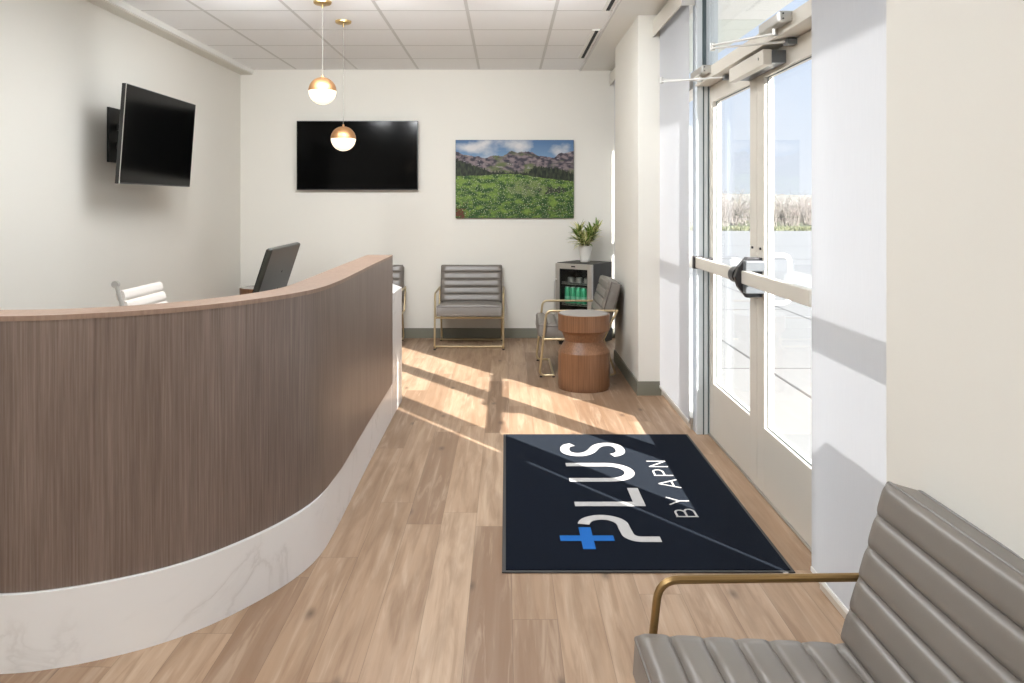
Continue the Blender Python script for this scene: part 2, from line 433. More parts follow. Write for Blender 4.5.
# fill panels added to the unseen ceiling, over the desk and behind the camera
TL = ['over the desk front, nearest the far wall', 'over the aisle beside the desk, nearest the far wall', 'over the floor mat, nearest the doors', 'above the near part of the desk, left one', 'above the near part of the desk, right one', 'behind the camera, left of the pair', 'behind the camera, right of the pair', 'at the rear of the room']
for (x, y) in ((-1.195, 4.42), (-.582, 4.42), (.031, 4.42), (-1.195, 2.0), (-.582, 2.0), (-1.195, -.4), (-.582, -.4), (-1.195, -2.4)):
    t = thing('fill_panel', 'unseen fill panel, added for brightness, ' + TL.pop(0), 'fill light', (x, y, ZC), 0, 'added fill panels')
    obj('diffuser', B((-.275, .275, -.57, .57, -.008, .0)), M['fill_glow'], t)
    obj('frame', B((-.295, -.275, -.59, .59, -.012, .0), (.275, .295, -.59, .59, -.012, .0), (-.295, .295, .57, .59, -.012, .0), (-.295, .295, -.59, -.57, -.012, .0)), M['white_paint'], t)

# fill spots added out of view to brighten the far walls
for k, (x, y, tx, ty, tz) in enumerate(((-1.75, 4.55, -2.0, 7.96, 1.75), (-.75, 4.55, -.9, 7.96, 1.8), (.25, 4.55, .2, 7.96, 1.75), (-1.3, 4.0, -1.2, 7.9, 2.3))):
    t = thing('fill_spot', 'unseen fill spot, added for brightness, turned to the ' + ('back wall left of the large television', 'large television', 'landscape picture', 'middle of the back wall from nearer the camera')[k], 'fill light', (x, y, 2.60), 0, 'added fill spots')
    d = Vector((tx - x, ty - y, tz - 2.60)).normalized(); q = d.to_track_quat('-Z', 'Y')
    hd = bpy.data.objects.new('fill_spot_head', None); COL.objects.link(hd); hd.parent = t; hd.rotation_mode = 'QUATERNION'; hd.rotation_quaternion = q
    bm = bmesh.new(); lathe(bm, [(0, .10), (.07, .10), (.078, .09), (.078, .0), (.070, .0), (.070, .012), (0, .012)], 28); obj('housing', bm, M['white_paint'], hd, smooth=True, ang=40)
    bm = bmesh.new(); tube(bm, [(0, 0, .04), (0, 0, ZC - 2.60)], .010, 10); obj('mount_stem', bm, M['white_paint'], t, smooth=True)
    ld = bpy.data.lights.new('fill_spot_light', 'SPOT'); lo = bpy.data.objects.new('fill_spot_light', ld); COL.objects.link(lo); lo.parent = hd; lo.location = (0, 0, -.004)
    ld.energy = FILL_SPOT; ld.spot_size = R(120); ld.spot_blend = 1.0; ld.shadow_soft_size = .07; ld.color = (.96, .985, 1.0)

# baseboards
bm = B((XL, XO - .14, YB - .012, YB, 0, .10)); struct(obj('baseboard_back', bm, M['base'], bevel=.002))
struct(obj('baseboard_left', B((XL, XL + .012, YR, YB - .012, 0, .10)), M['base'], bevel=.002))
for y0, y1 in ((5.60, 6.79), (.55, 1.95)):
    struct(obj('baseboard_right', B((PX - .010, PX, y0 - .010, y1 + .010, 0, .10), (PX, 1.10, y0 - .010, y0, 0, .10), (PX, 1.10, y1, y1 + .010, 0, .10)), M['base']))

# ------------------------------------------------------------------ storefront windows
def window(n, y0, y1, post0, post1):
    bm = bmesh.new()
    box(bm, 1.112, 1.25, y0, y1, 0, .072)                     # bottom rail
    box(bm, 1.17, 1.22, y0, y1, .953, 1.036)                  # middle rail
    box(bm, 1.125, 1.25, y0, y1, 2.05, 2.12)                  # header
    box(bm, 1.125, 1.25, y0, y1, 2.64, ZC)                    # top rail
    if post0: box(bm, 1.125, 1.25, y0, y0 + .05, .072, 2.64)
    if post1: box(bm, 1.125, 1.25, y1 - .05, y1, .072, 2.64)
    f = struct(obj('window_%d' % n, bm, M['alu'], bevel=.0015))
    obj('window_pane', B((1.186, 1.192, y0, y1, .072, .953), (1.186, 1.192, y0, y1, 1.036, 2.05), (1.186, 1.192, y0, y1, 2.12, 2.64)), M['glass'], f)
    return f
window(1, 6.79, YB, True, True)
window(2, 4.755, 5.60, False, True)
window(3, 1.95, 2.80, True, False)
window(4, -3.2, .55, True, True)

def shade(y0, y1, label, xs=1.09):
    t = thing('roller_shade', label, 'roller shade', (xs, (y0 + y1) / 2, 2.56), 0, 'roller shades')
    L = (y1 - y0) / 2
    obj('fabric', B((-.0008, .0008, -L, L, -2.500, .03)), M['shade'], t)
    obj('hem_bar', B((-.005, .005, -L, L, -2.505, -2.487)), M['white_metal'], t, bevel=.002)
    obj('fascia', B((-.05, -.044, -L - .01, L + .01, -.02, .10), (-.05, .03, -L - .01, L + .01, .095, .10)), M['soffit'], t, bevel=.002)
    for s_ in (-1, 1): obj('end_cap', B((-.05, .03, s_ * (L + .014) - .004, s_ * (L + .014) + .004, -.025, .10)), M['white_metal'], t, bevel=.002)
    bm = bmesh.new(); cyl(bm, (0.004, -L, .045), .022, 2 * L, 'y', 20); obj('roller_tube', bm, M['white_metal'], t, smooth=True)
    return t
shade(6.797, YB - .03, 'far roller shade lowered over the window beside the small fridge')
shade(4.70, 5.597, 'sunlit white roller shade between far column and the glass doors')
shade(1.98, 2.816, 'sunlit white roller shade between the glass doors and near chair')
shade(-3.15, .53, 'wide white roller shade on the window behind the camera')

# door frame
bm = bmesh.new()
box(bm, 1.125, 1.25, 4.655, 4.755, 0, ZC - .012); box(bm, 1.125, 1.25, 2.80, 2.885, 0, ZC - .012)
post = struct(obj('trim_6', bm, M['alu_cool'], bevel=.002))
obj('gasket', B((1.160, 1.167, 4.652, 4.656, 0, 2.05), (1.157, 1.180, 4.652, 4.656, 2.12, ZC - .02), (1.189, 1.195, 4.652, 4.656, 0, 2.05)), M['alu_dark'], post)
bm = bmesh.new()
box(bm, 1.125, 1.25, 2.885, 4.655, 2.05, 2.12); box(bm, 1.125, 1.25, 2.885, 4.655, 2.64, ZC - .012)
box(bm, 1.115, 1.127, 2.885, 4.655, 2.05, 2.062)
head = struct(obj('trim_7', bm, M['alu'], bevel=.002))
tg = struct(obj('window_5', B((1.186, 1.192, 2.885, 4.655, 2.12, 2.64)), M['glass']))
thr = struct(obj('trim_8', B((1.192, 1.27, 2.885, 4.655, 0, .010)), M['steel'], bevel=.003))

def door(n, y0, y1, g0, g1, meet, label):
    bm = B((1.198, 1.244, y0, g0, .012, 2.046), (1.198, 1.244, g1, y1, .012, 2.046), (1.198, 1.244, g0, g1, .012, .32), (1.198, 1.244, g0, g1, 1.95, 2.046))
    d = struct(obj('door_%d' % n, bm, M['alu'], bevel=.002), label, 'door')
    obj('door_glass', B((1.218, 1.224, g0, g1, .32, 1.95)), M['glass'], d)
    s = .0035
    obj('glazing_gasket', B((1.2145, 1.218, g0, g0 + s, .32, 1.95), (1.2145, 1.218, g1 - s, g1, .32, 1.95), (1.2145, 1.218, g0, g1, .32, .32 + s), (1.2145, 1.218, g0, g1, 1.95 - s, 1.95)), M['alu_dark'], d)
    # panic bar
    e0, e1 = (y0 + .02, y1 - .08) if meet == 'far' else (y0 + .06, y1 - .06)
    if meet == 'far': e0, e1 = y0 - .02, y1 - .075
    bar = obj('push_bar', B((1.100, 1.130, e0, e1, .988, 1.050)), M['alu'], d, bevel=.004)
    obj('push_bar_rail', B((1.130, 1.140, e0 + .01, e1 - .01, 1.002, 1.036)), M['alu_cool'], bar)
    bm = bmesh.new()
    if meet == 'near':      # far leaf: end cap at hinge side, round boss by the meeting stile
        box(bm, 1.090, 1.150, e1, e1 + .035, .982, 1.055); box(bm, 1.150, 1.198, e1 - .02, e1 + .035, .99, 1.045)
        obj('end_cap', bm, M['device'], bar, bevel=.004)
        bm = bmesh.new(); cyl(bm, (1.122, e0 - .055, 1.018), .040, .075, 'y', 28); box(bm, 1.14, 1.198, e0 - .05, e0 + .0, .995, 1.040)
        obj('latch_case', bm, M['device'], bar, smooth=True)
    else:                   # near leaf: tall six-sided latch shield
        hx = [(1.198, 1.110), (1.125, 1.112), (1.085, 1.065), (1.070, 1.018), (1.085, .972), (1.125, .922), (1.198, .925)]
        bm = bmesh.new(); a = [bm.verts.new((x, y1 - .045, z)) for x, z in hx]; b = [bm.verts.new((x, y1 - .080, z)) for x, z in hx]
        bm.faces.new(a); bm.faces.new(b[::-1])
        for i in range(len(hx)): bm.faces.new((a[i], a[(i + 1) % 7], b[(i + 1) % 7], b[i]))
        obj('latch_shield', bm, M['device'], bar, bevel=.004)
        obj('latch_case', B((1.105, 1.198, y1 - .125, y1 - .080, .945, .990), (1.105, 1.198, y1 - .125, y1 - .080, 1.048, 1.098)), M['latch'], bar, bevel=.006)
    # outside pull handle
    hy = (y1 - .058) if meet == 'far' else (y0 + .058)
    bm = bmesh.new()
    if meet == 'far': tube(bm, fillet([(1.244, hy, 1.12), (1.335, hy, 1.12), (1.335, hy, .895), (1.244, hy, .895)], .04), .0115, 12)
    if meet == 'far': obj('pull_handle', bm, M['white_metal'], d, smooth=True)
    # lock cylinder above the bar
    bm = bmesh.new(); cyl(bm, (1.191, hy, 1.15), .006, .008, 'x', 12); obj('lock_screw', bm, M['device'], d, smooth=True)
    return d
d1 = door(1, 3.775, 4.65, 3.879, 4.565, 'near', 'far leaf of the glazed aluminium double doors, farther from the near chair')
obj('astragal', B((1.2445, 1.248, 3.757, 3.787, .02, 2.04)), M['alu'], d1)
door(2, 2.890, 3.771, 2.951, 3.668, 'far', 'near leaf of the glazed aluminium double doors, cut by the near shade')

# door closers on the header
def closer(yb, y_end, elbow, shoe, label):
    t = thing('door_closer', label, 'door closer', (1.125, yb, 2.06), 0, 'door closers')
    L = y_end - yb
    obj('body', B((-.048, 0, 0, L, .022, .062)), M['steel'], t, bevel=.005)
    cb = obj('cover_end', B((-.050, .017, -.022, 0, .020, .064)), M['steel'], t, bevel=.006)
    bm = bmesh.new()
    bm.free()
    for dx in (-.035, .003):
        for dz in (.032, .052):
            bm = bmesh.new(); cyl(bm, (dx, -.025, dz), .0035, .004, 'y', 10); obj('screw', bm, M['device'], cb)
    bm = bmesh.new(); cyl(bm, (-.03, L * .35, -.012), .012, .026, 'z', 16); obj('pinion', bm, M['steel'], t, smooth=True)
    o = Vector((1.125, yb, 2.06)); e = Vector(elbow) - o; p = Vector((-.03, L * .35, -.006)); s = Vector(shoe) - o
    def bar(a, b, wd, th, nm):
        d = (b - a); n = Vector((-d.y, d.x, 0)).normalized() * wd / 2
        bm = bmesh.new(); vs = []
        for q in (a, b):
            for sx_ in (-1, 1):
                for sz in (-1, 1): vs.append(bm.verts.new(q + n * sx_ + Vector((0, 0, sz * th / 2))))
        for f in ((0, 1, 3, 2), (4, 6, 7, 5), (0, 4, 5, 1), (2, 3, 7, 6), (0, 2, 6, 4), (1, 5, 7, 3)): bm.faces.new([vs[i] for i in f])
        return obj(nm, bm, M['white_metal'], t, bevel=.002)
    bar(p, e + Vector((0, 0, .004)), .020, .008, 'main_arm'); bar(s, e + Vector((0, 0, -.010)), .018, .008, 'forearm')
    bm = bmesh.new(); cyl(bm, e + Vector((0, 0, -.02)), .012, .034, 'z', 16); obj('elbow', bm, M['steel'], t, smooth=True)
    obj('foot', B((s.x - .010, s.x + .033, s.y - .025, s.y + .025, s.z - .014, s.z + .010)), M['latch'], t, bevel=.003)
closer(4.36, 4.62, (.885, 4.50, 2.065), (1.165, 4.20, 2.034), 'steel door closer over the far door leaf, arm reaching to the far shade')
closer(3.13, 3.37, (.955, 3.65, 2.090), (1.165, 3.27, 2.034), 'steel door closer over the near door leaf, arm crossing the transom glass')
t = thing('door_operator', 'long pale rectangular operator box under the header of the double doors', 'door operator', (1.15, 3.64, 1.97), 0)
obj('cover', B((-.050, -.012, -.26, .26, -.012, .055)), M['alu'], t, bevel=.004)
obj('back_channel', B((-.012, .048, -.262, .25, -.004, .050)), M['latch'], t, bevel=.001)
bm = bmesh.new(); cyl(bm, (-.054, -.20, .022), .006, .005, 'x', 12); obj('badge', bm, M['steel'], t)

# ------------------------------------------------------------------ outside
g = struct(obj('ground', B((1.26, 400, -60, 38, -.20, -.02)), M['pave']))
bm = bmesh.new()
for x in (2.17, 3.6): box(bm, x - .012, x + .012, -30, 38, -.02, -.0185)
for y in (3.5, 6.6, 10.2, 14.5, 19.5): box(bm, 1.27, 3.6, y - .010, y + .010, -.02, -.0185)
for y, s in ((19.5, .02), (25.5, .03)):
    v = box(bm, 3.6, 60, y - .04, y + .04, -.02, -.0185)
    for q in v: q.co.y -= (q.co.x - 3.6) * s * 4
struct(obj('ground_joints', bm, M['joint']))
struct(obj('ground_verge', B((-80, 400, 38, 420, -.3, -.025)), M['grass']))
# grassy verge tufts and bare brush (nobody could count the twigs)
bm = bmesh.new()
rg = random.Random(3)
for i in range(5200):
    y = 38.2 + rg.random() ** 1.6 * 4.2; x = rg.uniform(4, 34); h = rg.uniform(.06, .20); a = rg.uniform(0, 6.28); wv = rg.uniform(.02, .06)
    p = Vector((x, y, -.03)); d = Vector((math.cos(a) * wv, math.sin(a) * wv, 0)); lean = Vector((rg.uniform(-.1, .1), rg.uniform(-.1, .1), h))
    bm.faces.new([bm.verts.new(p - d), bm.verts.new(p + d), bm.verts.new(p + lean)])
tag(obj('verge_grass', bm, M['grass']), 'dry green grass strip along the far edge of the pavement', 'grass', kind='stuff')
def shrub_into(bm, rg, x, y, H, nb):
    for b in range(nb):
        a = rg.uniform(0, 6.28); sp = rg.uniform(.15, .55) * H
        p0 = Vector((x + rg.uniform(-.25, .25), y + rg.uniform(-.25, .25), -.05)); tip = p0 + Vector((math.cos(a) * sp, math.sin(a) * sp, H * rg.uniform(.6, 1)))
        mid = (p0 + tip) / 2 + Vector((rg.uniform(-.1, .1), rg.uniform(-.1, .1), .12 * H))
        tube(bm, [p0, mid, tip], [.022 * H / 1.5, .013, .004], 3)
        for q in range(7):
            s0 = mid.lerp(tip, rg.random()) if q % 2 else p0.lerp(mid, rg.uniform(.4, 1)); dd = Vector((rg.uniform(-1, 1), rg.uniform(-1, 1), rg.uniform(.2, 1))).normalized() * rg.uniform(.2, .5) * H * .6
            tube(bm, [s0, s0 + dd * .5 + Vector((0, 0, .03)), s0 + dd], [.009, .007, .003], 3)
bm = bmesh.new(); rg = random.Random(11)
for i in range(230):
    y = rg.uniform(44.5, 62); x = y * rg.uniform(.12, .60)
    shrub_into(bm, rg, x, y, rg.uniform(1.0, 2.0) * (1.0 if x / y > .31 else 1.15), 9)
tag(obj('brush_thicket', bm, M['brush']), 'tangle of bare leafless brush beyond the pavement outside', 'brush', kind='stuff')
# low brush-covered hills
bm = bmesh.new(); NX, NY = 150, 40; V = []
for j in range(NY):
    for i in range(NX):
        x = -20 + i * 1.6; y = 60 + j * 3.5
        t_ = j / (NY - 1); h = (1 - math.exp(-3 * t_)) * 3.0
        h += (noise.fractal(Vector((x * .05, y * .05, 0)), 1.0, 2.0, 5)) * 1.0 * min(1, t_ * 4) + noise.noise(Vector((x * .9, y * .5, 3))) * .35
        V.append(bm.verts.new((x, y, -.3 + max(0, h))))
for j in range(NY - 1):
    for i in range(NX - 1): bm.faces.new((V[j * NX + i], V[j * NX + i + 1], V[(j + 1) * NX + i + 1], V[(j + 1) * NX + i]))
struct(obj('ground_hills', bm, M['hill'], smooth=True))
# canopy over the entrance
cn = struct(obj('canopy', B((1.27, 2.70, 8.2, 20, 3.26, 3.45)), M['canopy']))
obj('canopy_panel', B((1.27, 2.70, -8, 8.195, 3.262, 3.45)), M['white_paint'], cn)
struct(obj('wall_outside', B((1.26, 1.30, YR, 20, 2.75, 3.6), (1.26, 1.30, YB, 20, -.02, 2.75)), M['concrete']))
tag(obj('low_wall', B((1.45, 1.56, -1.5, 2.20, -.02, .87)), M['concrete'], bevel=.01), 'low concrete wall outside along the near window', 'low wall')

# ------------------------------------------------------------------ reception desk
def smooth_path(P, n=8):
    P = [Vector((p[0], p[1])) for p in P]; out = []
    for i in range(len(P) - 1):
        p0 = P[max(i - 1, 0)]; p1 = P[i]; p2 = P[i + 1]; p3 = P[min(i + 2, len(P) - 1)]
        for k in range(n):
            t = k / n
            out.append(.5 * ((2 * p1) + (p2 - p0) * t + (2 * p0 - 5 * p1 + 4 * p2 - p3) * t * t + (3 * p1 - p0 - 3 * p2 + p3) * t ** 3))
    out.append(P[-1]); return out
def offset(P, d):
    out = []
    for i, p in enumerate(P):
        t = (P[min(i + 1, len(P) - 1)] - P[max(i - 1, 0)]).normalized(); out.append(p + Vector((-t.y, t.x)) * d)
    return out
def ribbon(bm, A, C, z0, z1):
    """solid between two plan curves"""
    rows = [[bm.verts.new((p.x, p.y, z)) for p in Q] for Q, z in ((A, z0), (A, z1), (C, z1), (C, z0))]
    n = len(A)
    for r in range(4):
        a, b = rows[r], rows[(r + 1) % 4]
        for i in range(n - 1): bm.faces.new((a[i], a[i + 1], b[i + 1], b[i]))
    bm.faces.new([rows[k][0] for k in range(4)]); bm.faces.new([rows[k][-1] for k in (3, 2, 1, 0)])
CP = [(-2.674, 2.315), (-2.2, 2.290), (-1.8, 2.280), (-1.469, 2.292), (-1.326, 2.320), (-1.194, 2.375), (-1.071, 2.450), (-.965, 2.550), (-.870, 2.680), (-.790, 2.825), (-.740, 2.965), (-.717, 3.11), (-.712, 3.3), (-.713, 3.55), (-.718, 4.0), (-.720, 4.38), (-.721, 4.97)]
path = smooth_path(CP)
desk = thing('reception_desk', 'curved reception desk with walnut grain front on a white marble plinth', 'desk', (0, 0, 0))
bm = bmesh.new(); ribbon(bm, path, offset(path, .10), 0, .228); obj('plinth', bm, M['marble'], desk, smooth=True, ang=40)
wo_ = [p.lerp(q, min(1, max(0, (p.y - 2.9) / .5))) for p, q in zip(offset(path, .010), offset(path, -.008))]; bm = bmesh.new(); ribbon(bm, wo_, offset(path, .150), .230, 1.022)
obj('front_panel', bm, M['laminate'], desk, smooth=True, ang=40)
bm = bmesh.new(); ribbon(bm, [p + Vector((.001, -.001)) for p in wo_], offset(path, .152), 1.022, 1.037)
M['cap'] = mk_laminate('walnut_cap', [(.25, .165, .12), (.31, .21, .155), (.37, .255, .195)], fine=60, rough=.4)
obj('top_cap', bm, M['cap'], desk, smooth=True, ang=40)
ip = offset(path, .154); ip2 = offset(path, .75)
ctr = [p for p in ip if p.y < 4.97]; 
poly_in = [Vector((-2.67, 3.02)), Vector((-2.0, 3.0)), Vector((-1.65, 3.15)), Vector((-1.50, 3.45)), Vector((-1.47, 4.0)), Vector((-1.47, 5.70))]
poly = [Vector((-2.67, ip[0].y))] + ip[1:] + [Vector((-.885, 4.975)), Vector((-.885, 5.70))] + poly_in[::-1]
bm = bmesh.new(); prism(bm, [(p.x, p.y) for p in poly], .750, .785); bmesh.ops.triangulate(bm, faces=[f for f in bm.faces if len(f.verts) > 4])
obj('worktop', bm, M['marble'], desk)
bm = bmesh.new(); prism(bm, [(-.721, 4.975), (-.717, 5.437), (-.825, 5.70), (-.884, 5.70), (-.884, 4.975)], 0, .785)
obj('end_panel', bm, M['marble'], desk, bevel=.003)
for bx in ((-1.44, -.90, 5.15, 5.66, .03, .748), (-2.64, -2.25, 2.50, 2.98, .03, .748)): obj('drawer_pedestal', B(bx), M['laminate'], desk, bevel=.002)

# ------------------------------------------------------------------ channel-tufted armchairs
def cushion(L, W, T, n, puff=.012, first=.0):
    """lies in local: s = +Y from 0..L, width X centred, thickness +Z"""
    bm = bmesh.new(); NS, NW = n * 16, 24; top = []
    for i in range(NS + 1):
        s = i / NS; ph = (s * n) % 1.0 if i < NS else 1.0
        ch0 = max(0.0, 1 - abs(2 * ph - 1) ** 4.5)
        row = []
        for j in range(NW + 1):
            u = j / NW * 2 - 1
            ke = min(1.0, (1 - abs(u)) / .16); ch = ch0 * ke + .92 * (1 - ke)
            edge = min(1.0, (1 - abs(u)) / .085); ed = math.sqrt(max(0, 1 - (1 - edge) ** 2))
            se = min(1.0, s / (.25 / n) if s < .5 else (1 - s) / (.25 / n)); sd = math.sqrt(max(0, 1 - (1 - min(1, se)) ** 2))
            cushion_h = T - puff + (puff * ch - .003 * math.exp(-(min(ph, 1 - ph) / .05) ** 2)) * ed - .006 * (1 - ed) - .004 * (1 - sd)
            crown = .006 * (1 - u * u)
            row.append(bm.verts.new((u * W / 2 * (1 - .0), s * L, cushion_h + crown * ed)))
        top.append(row)
    for i in range(NS):
        for j in range(NW): bm.faces.new((top[i][j], top[i][j + 1], top[i + 1][j + 1], top[i + 1][j]))
    bot = {}
    per = [(0, j) for j in range(NW)] + [(i, NW) for i in range(NS)] + [(NS, j) for j in range(NW, 0, -1)] + [(i, 0) for i in range(NS, 0, -1)]
    bv = [bm.verts.new((top[i][j].co.x, top[i][j].co.y, 0)) for i, j in per]
    for q in range(len(per)):
        a = per[q]; b = per[(q + 1) % len(per)]
        bm.faces.new((top[a[0]][a[1]], bv[q], bv[(q + 1) % len(per)], top[b[0]][b[1]]))
    bm.faces.new(bv)
    return bm
def piping_loop(L, W, T, r=.0035):
    c = .012
    e = .0005
    pts = fillet([(0, -e, T), (-W / 2 - e, -e, T), (-W / 2 - e, L + e, T), (W / 2 + e, L + e, T), (W / 2 + e, -e, T), (0, -e, T)], c, 5)
    bm = bmesh.new(); tube(bm, pts[:-1], r, 6, closed=True); return bm

def make_chair(label, gold):
    t = thing('armchair', label, 'armchair', group='channel tufted armchairs')
    W = .60
    # seat: from y=-.03 to .55 (front is -Y side, origin is the front foot line), z .31-.41
    seat = obj('seat', cushion(.515, W, .104, 7), M['leather'], t, loc=(0, -.008, .318), rot=(R(-3.6), 0, 0), smooth=True, ang=60)
    obj('piping', piping_loop(.515, W, .082), M['leather_dark'], seat)
    th = math.atan2(.375, .105)
    back = obj('backrest', cushion(.364, W, .098, 5), M['leather'], t, loc=(0, .540, .370), rot=(math.atan2(.370, .108), 0, 0), smooth=True, ang=60)
    obj('piping', piping_loop(.364, W, .076), M['leather_dark'], back)
    obj('piping', piping_loop(.364, W, .003), M['leather_dark'], back)
    bk = B((-.285, .285, .01, .365, -.008, .0)); obj('back_panel', bk, M['leather_dark'], back)
    X = .318; r = .0095
    for s in (-1, 1):
        # front leg: floor return, leg, arm, rear support
        bm = bmesh.new()
        tube(bm, fillet([(s * X, .11, r + .004), (s * X, .0, r + .004), (s * X, .055, .518), (s * X, .615, .518)], .045), r, 10)
        obj('arm_frame', bm, gold, t, smooth=True)
        bm = bmesh.new(); tube(bm, [(s * X, .606, .518), (s * X, .50, .295)], r, 10); obj('rear_support', bm, gold, t, smooth=True)
        bm = bmesh.new(); tube(bm, [(s * X, .030, .296), (s * X, .50, .296)], r, 10); obj('side_rail', bm, gold, t, smooth=True)
        bm = bmesh.new(); tube(bm, fillet([(s * .30, .50, .300), (s * .30, .60, r + .004), (s * .30, .50, r + .004)], .04), r, 10); obj('leg', bm, gold, t, smooth=True)
        for yy, xx in ((.012, X), (.11, X), (.50, .30)):
            bm = bmesh.new(); cyl(bm, (s * xx, yy, 0), .011, .008, 'z', 14); obj('foot_pad', bm, M['rubber'], t, smooth=True)
    for nm, p in (('front_rail', [(-X, .030, .296), (X, .030, .296)]), ('floor_rail', [(-X, .11, r + .004), (X, .11, r + .004)]), ('rear_floor_rail', [(-.30, .50, r + .004), (.30, .50, r + .004)]), ('rear_rail', [(-X, .50, .296), (X, .50, .296)])):
        bm = bmesh.new(); tube(bm, p, r, 10); obj(nm, bm, gold, t, smooth=True)
    return t
ch = make_chair('grey channel tufted armchair against the back wall under the landscape picture', M['gold_pale'])
ch.location = (-.342, 7.30, 0)
c2 = copy_tree(ch); c2['label'] = 'grey tufted armchair against the back wall, mostly hidden behind the desk end'; c2.location = (-1.325, 7.30, 0)
c3 = copy_tree(ch); c3['label'] = 'grey tufted armchair turned sideways between the mini fridge and drum table'; c3.location = (.262, 6.50, 0); c3.rotation_euler = (0, 0, R(-90))
c4 = make_chair('large taupe tufted armchair in the foreground with antique gold arm', M['gold'])
c4.location = (.299, 1.462, 0); c4.rotation_euler = (0, 0, R(-90 + 1.6))

# ------------------------------------------------------------------ drum tables
def drum(label, loc):
    t = thing('drum_table', label, 'side table', loc, 0, 'walnut drum side tables')
    bm = bmesh.new()
    lathe(bm, [(0, 0), (.184, 0), (.184, .018), (.190, .018), (.190, .272), (.187, .277), (.142, .345), (.139, .352), (.141, .358), (.158, .405), (.163, .412), (.184, .424), (.190, .430), (.190, .546), (.186, .548), (.182, .546), (0, .546)], 64)
    obj('body', bm, M['walnut'], t, smooth=True, ang=30)
    bm = bmesh.new(); lathe(bm, [(0, .545), (.181, .545), (.181, .551), (0, .551)], 64); obj('tabletop', bm, M['table_top'], t, smooth=True, ang=30)
    return t
drum('walnut drum side table with a pinched waist beside the column', (.575, 5.84, 0))
drum('dark walnut drum side table in the far corner behind the computer monitor', (-2.37, 7.62, 0))

# ------------------------------------------------------------------ floor mat with lettering
mat = thing('entrance_mat', 'navy entrance mat with white lettering and a blue plus by the doors', 'floor mat', (-.015, 2.913, 0))
MW, ML = 1.083, 1.732
obj('border', B((0, MW, 0, ML, .0005, .0055)), M['mat_rubber'], mat, bevel=.002)
obj('pile', B((.014, MW - .014, .014, ML - .014, .0055, .0085)), M['mat_navy'], mat, bevel=.002)
def stroke(bm, pts, wd, z0=.0082, z1=.0096, closed=False):
    pts = [Vector((p[0], p[1])) for p in pts]; n = len(pts); Lf, Rt = [], []
    for i, p in enumerate(pts):
        t0 = (p - pts[i - 1]).normalized() if i > 0 else (pts[1] - p).normalized()
        t1 = (pts[i + 1] - p).normalized() if i < n - 1 else t0
        t = (t0 + t1); t = t.normalized() if t.length > 1e-4 else t1
        nn = Vector((-t.y, t.x)); k = max(.5, abs(nn.dot(Vector((-t1.y, t1.x)))))
        Lf.append(p + nn * wd / 2 / k); Rt.append(p - nn * wd / 2 / k)
    ribbon(bm, Rt, Lf, z0, z1)
def arc(cx, cy, rx, ry, a0, a1, n=14):
    return [(cx + rx * math.cos(R(a0 + (a1 - a0) * k / n)), cy + ry * math.sin(R(a0 + (a1 - a0) * k / n))) for k in range(n + 1)]
WL = M['mat_white']; SW = .050
def letter(name, strokes, wd, m=WL):
    bm = bmesh.new()
    for k, s in enumerate(strokes): stroke(bm, s, wd, .0080, .0096 + .00015 * k)
    obj(name, bm, m, mat)
letter('printed_plus_sign', [[(.234, .285), (.452, .285)], [(.343, .185), (.343, .392)]], .050, M['mat_blue'])
# letters read along +Y, their tops toward -X
letter('printed_letter_p', [[(.343, .425), (.345, .435)] + arc(.425, .415, .083, .082, 165, 0, 14)[1:] + [(.509, .38), (.512, .345)] + arc(.565, .330, .052, .055, 180, 270, 8) + [(.64, .275)]], SW)
letter('printed_letter_l', [[(.325, .648), (.640, .648)], [(.616, .625), (.616, .845)]], SW)
letter('printed_letter_u', [[(.325, .957), (.52, .957)] + arc(.525, 1.069, .112, .112, -90, 90, 16) + [(.52, 1.181), (.325, 1.181)]], SW)
S = [(.385, 1.545), (.352, 1.515), (.338, 1.45), (.347, 1.385), (.385, 1.348), (.43, 1.352), (.465, 1.385), (.488, 1.43), (.510, 1.49), (.54, 1.535), (.585, 1.552), (.625, 1.525), (.641, 1.46), (.636, 1.39), (.612, 1.35), (.585, 1.335)]
S = [(p.x, 1.335 + (p.y - 1.335) * .88) for p in smooth_path(S, 4)]
letter('printed_letter_s', [S], SW)
TW = .009
letter('printed_letter_b', [[(.752, .505), (.848, .505)], [(.758, .505), (.758, .55)] + arc(.779, .55, .021, .026, 180, 0, 8)[1:] + [(.80, .505)], [(.80, .545)] + arc(.821, .557, .021, .03, 180, 0, 8) + [(.842, .505)]], TW)
letter('printed_letter_y', [[(.752, .640), (.802, .685)], [(.752, .730), (.802, .685)], [(.80, .685), (.848, .685)]], TW)
letter('printed_letter_a', [[(.850, .850), (.754, .905)], [(.754, .905), (.850, .960)], [(.820, .870), (.820, .940)]], TW)
letter('printed_letter_p', [[(.752, 1.020), (.848, 1.020)], [(.758, 1.020), (.758, 1.072)] + arc(.782, 1.072, .024, .030, 180, 0, 8)[1:] + [(.806, 1.020)]], TW)
letter('printed_letter_n', [[(.848, 1.150), (.752, 1.150)], [(.752, 1.150), (.848, 1.235)], [(.848, 1.235), (.752, 1.235)]], TW)

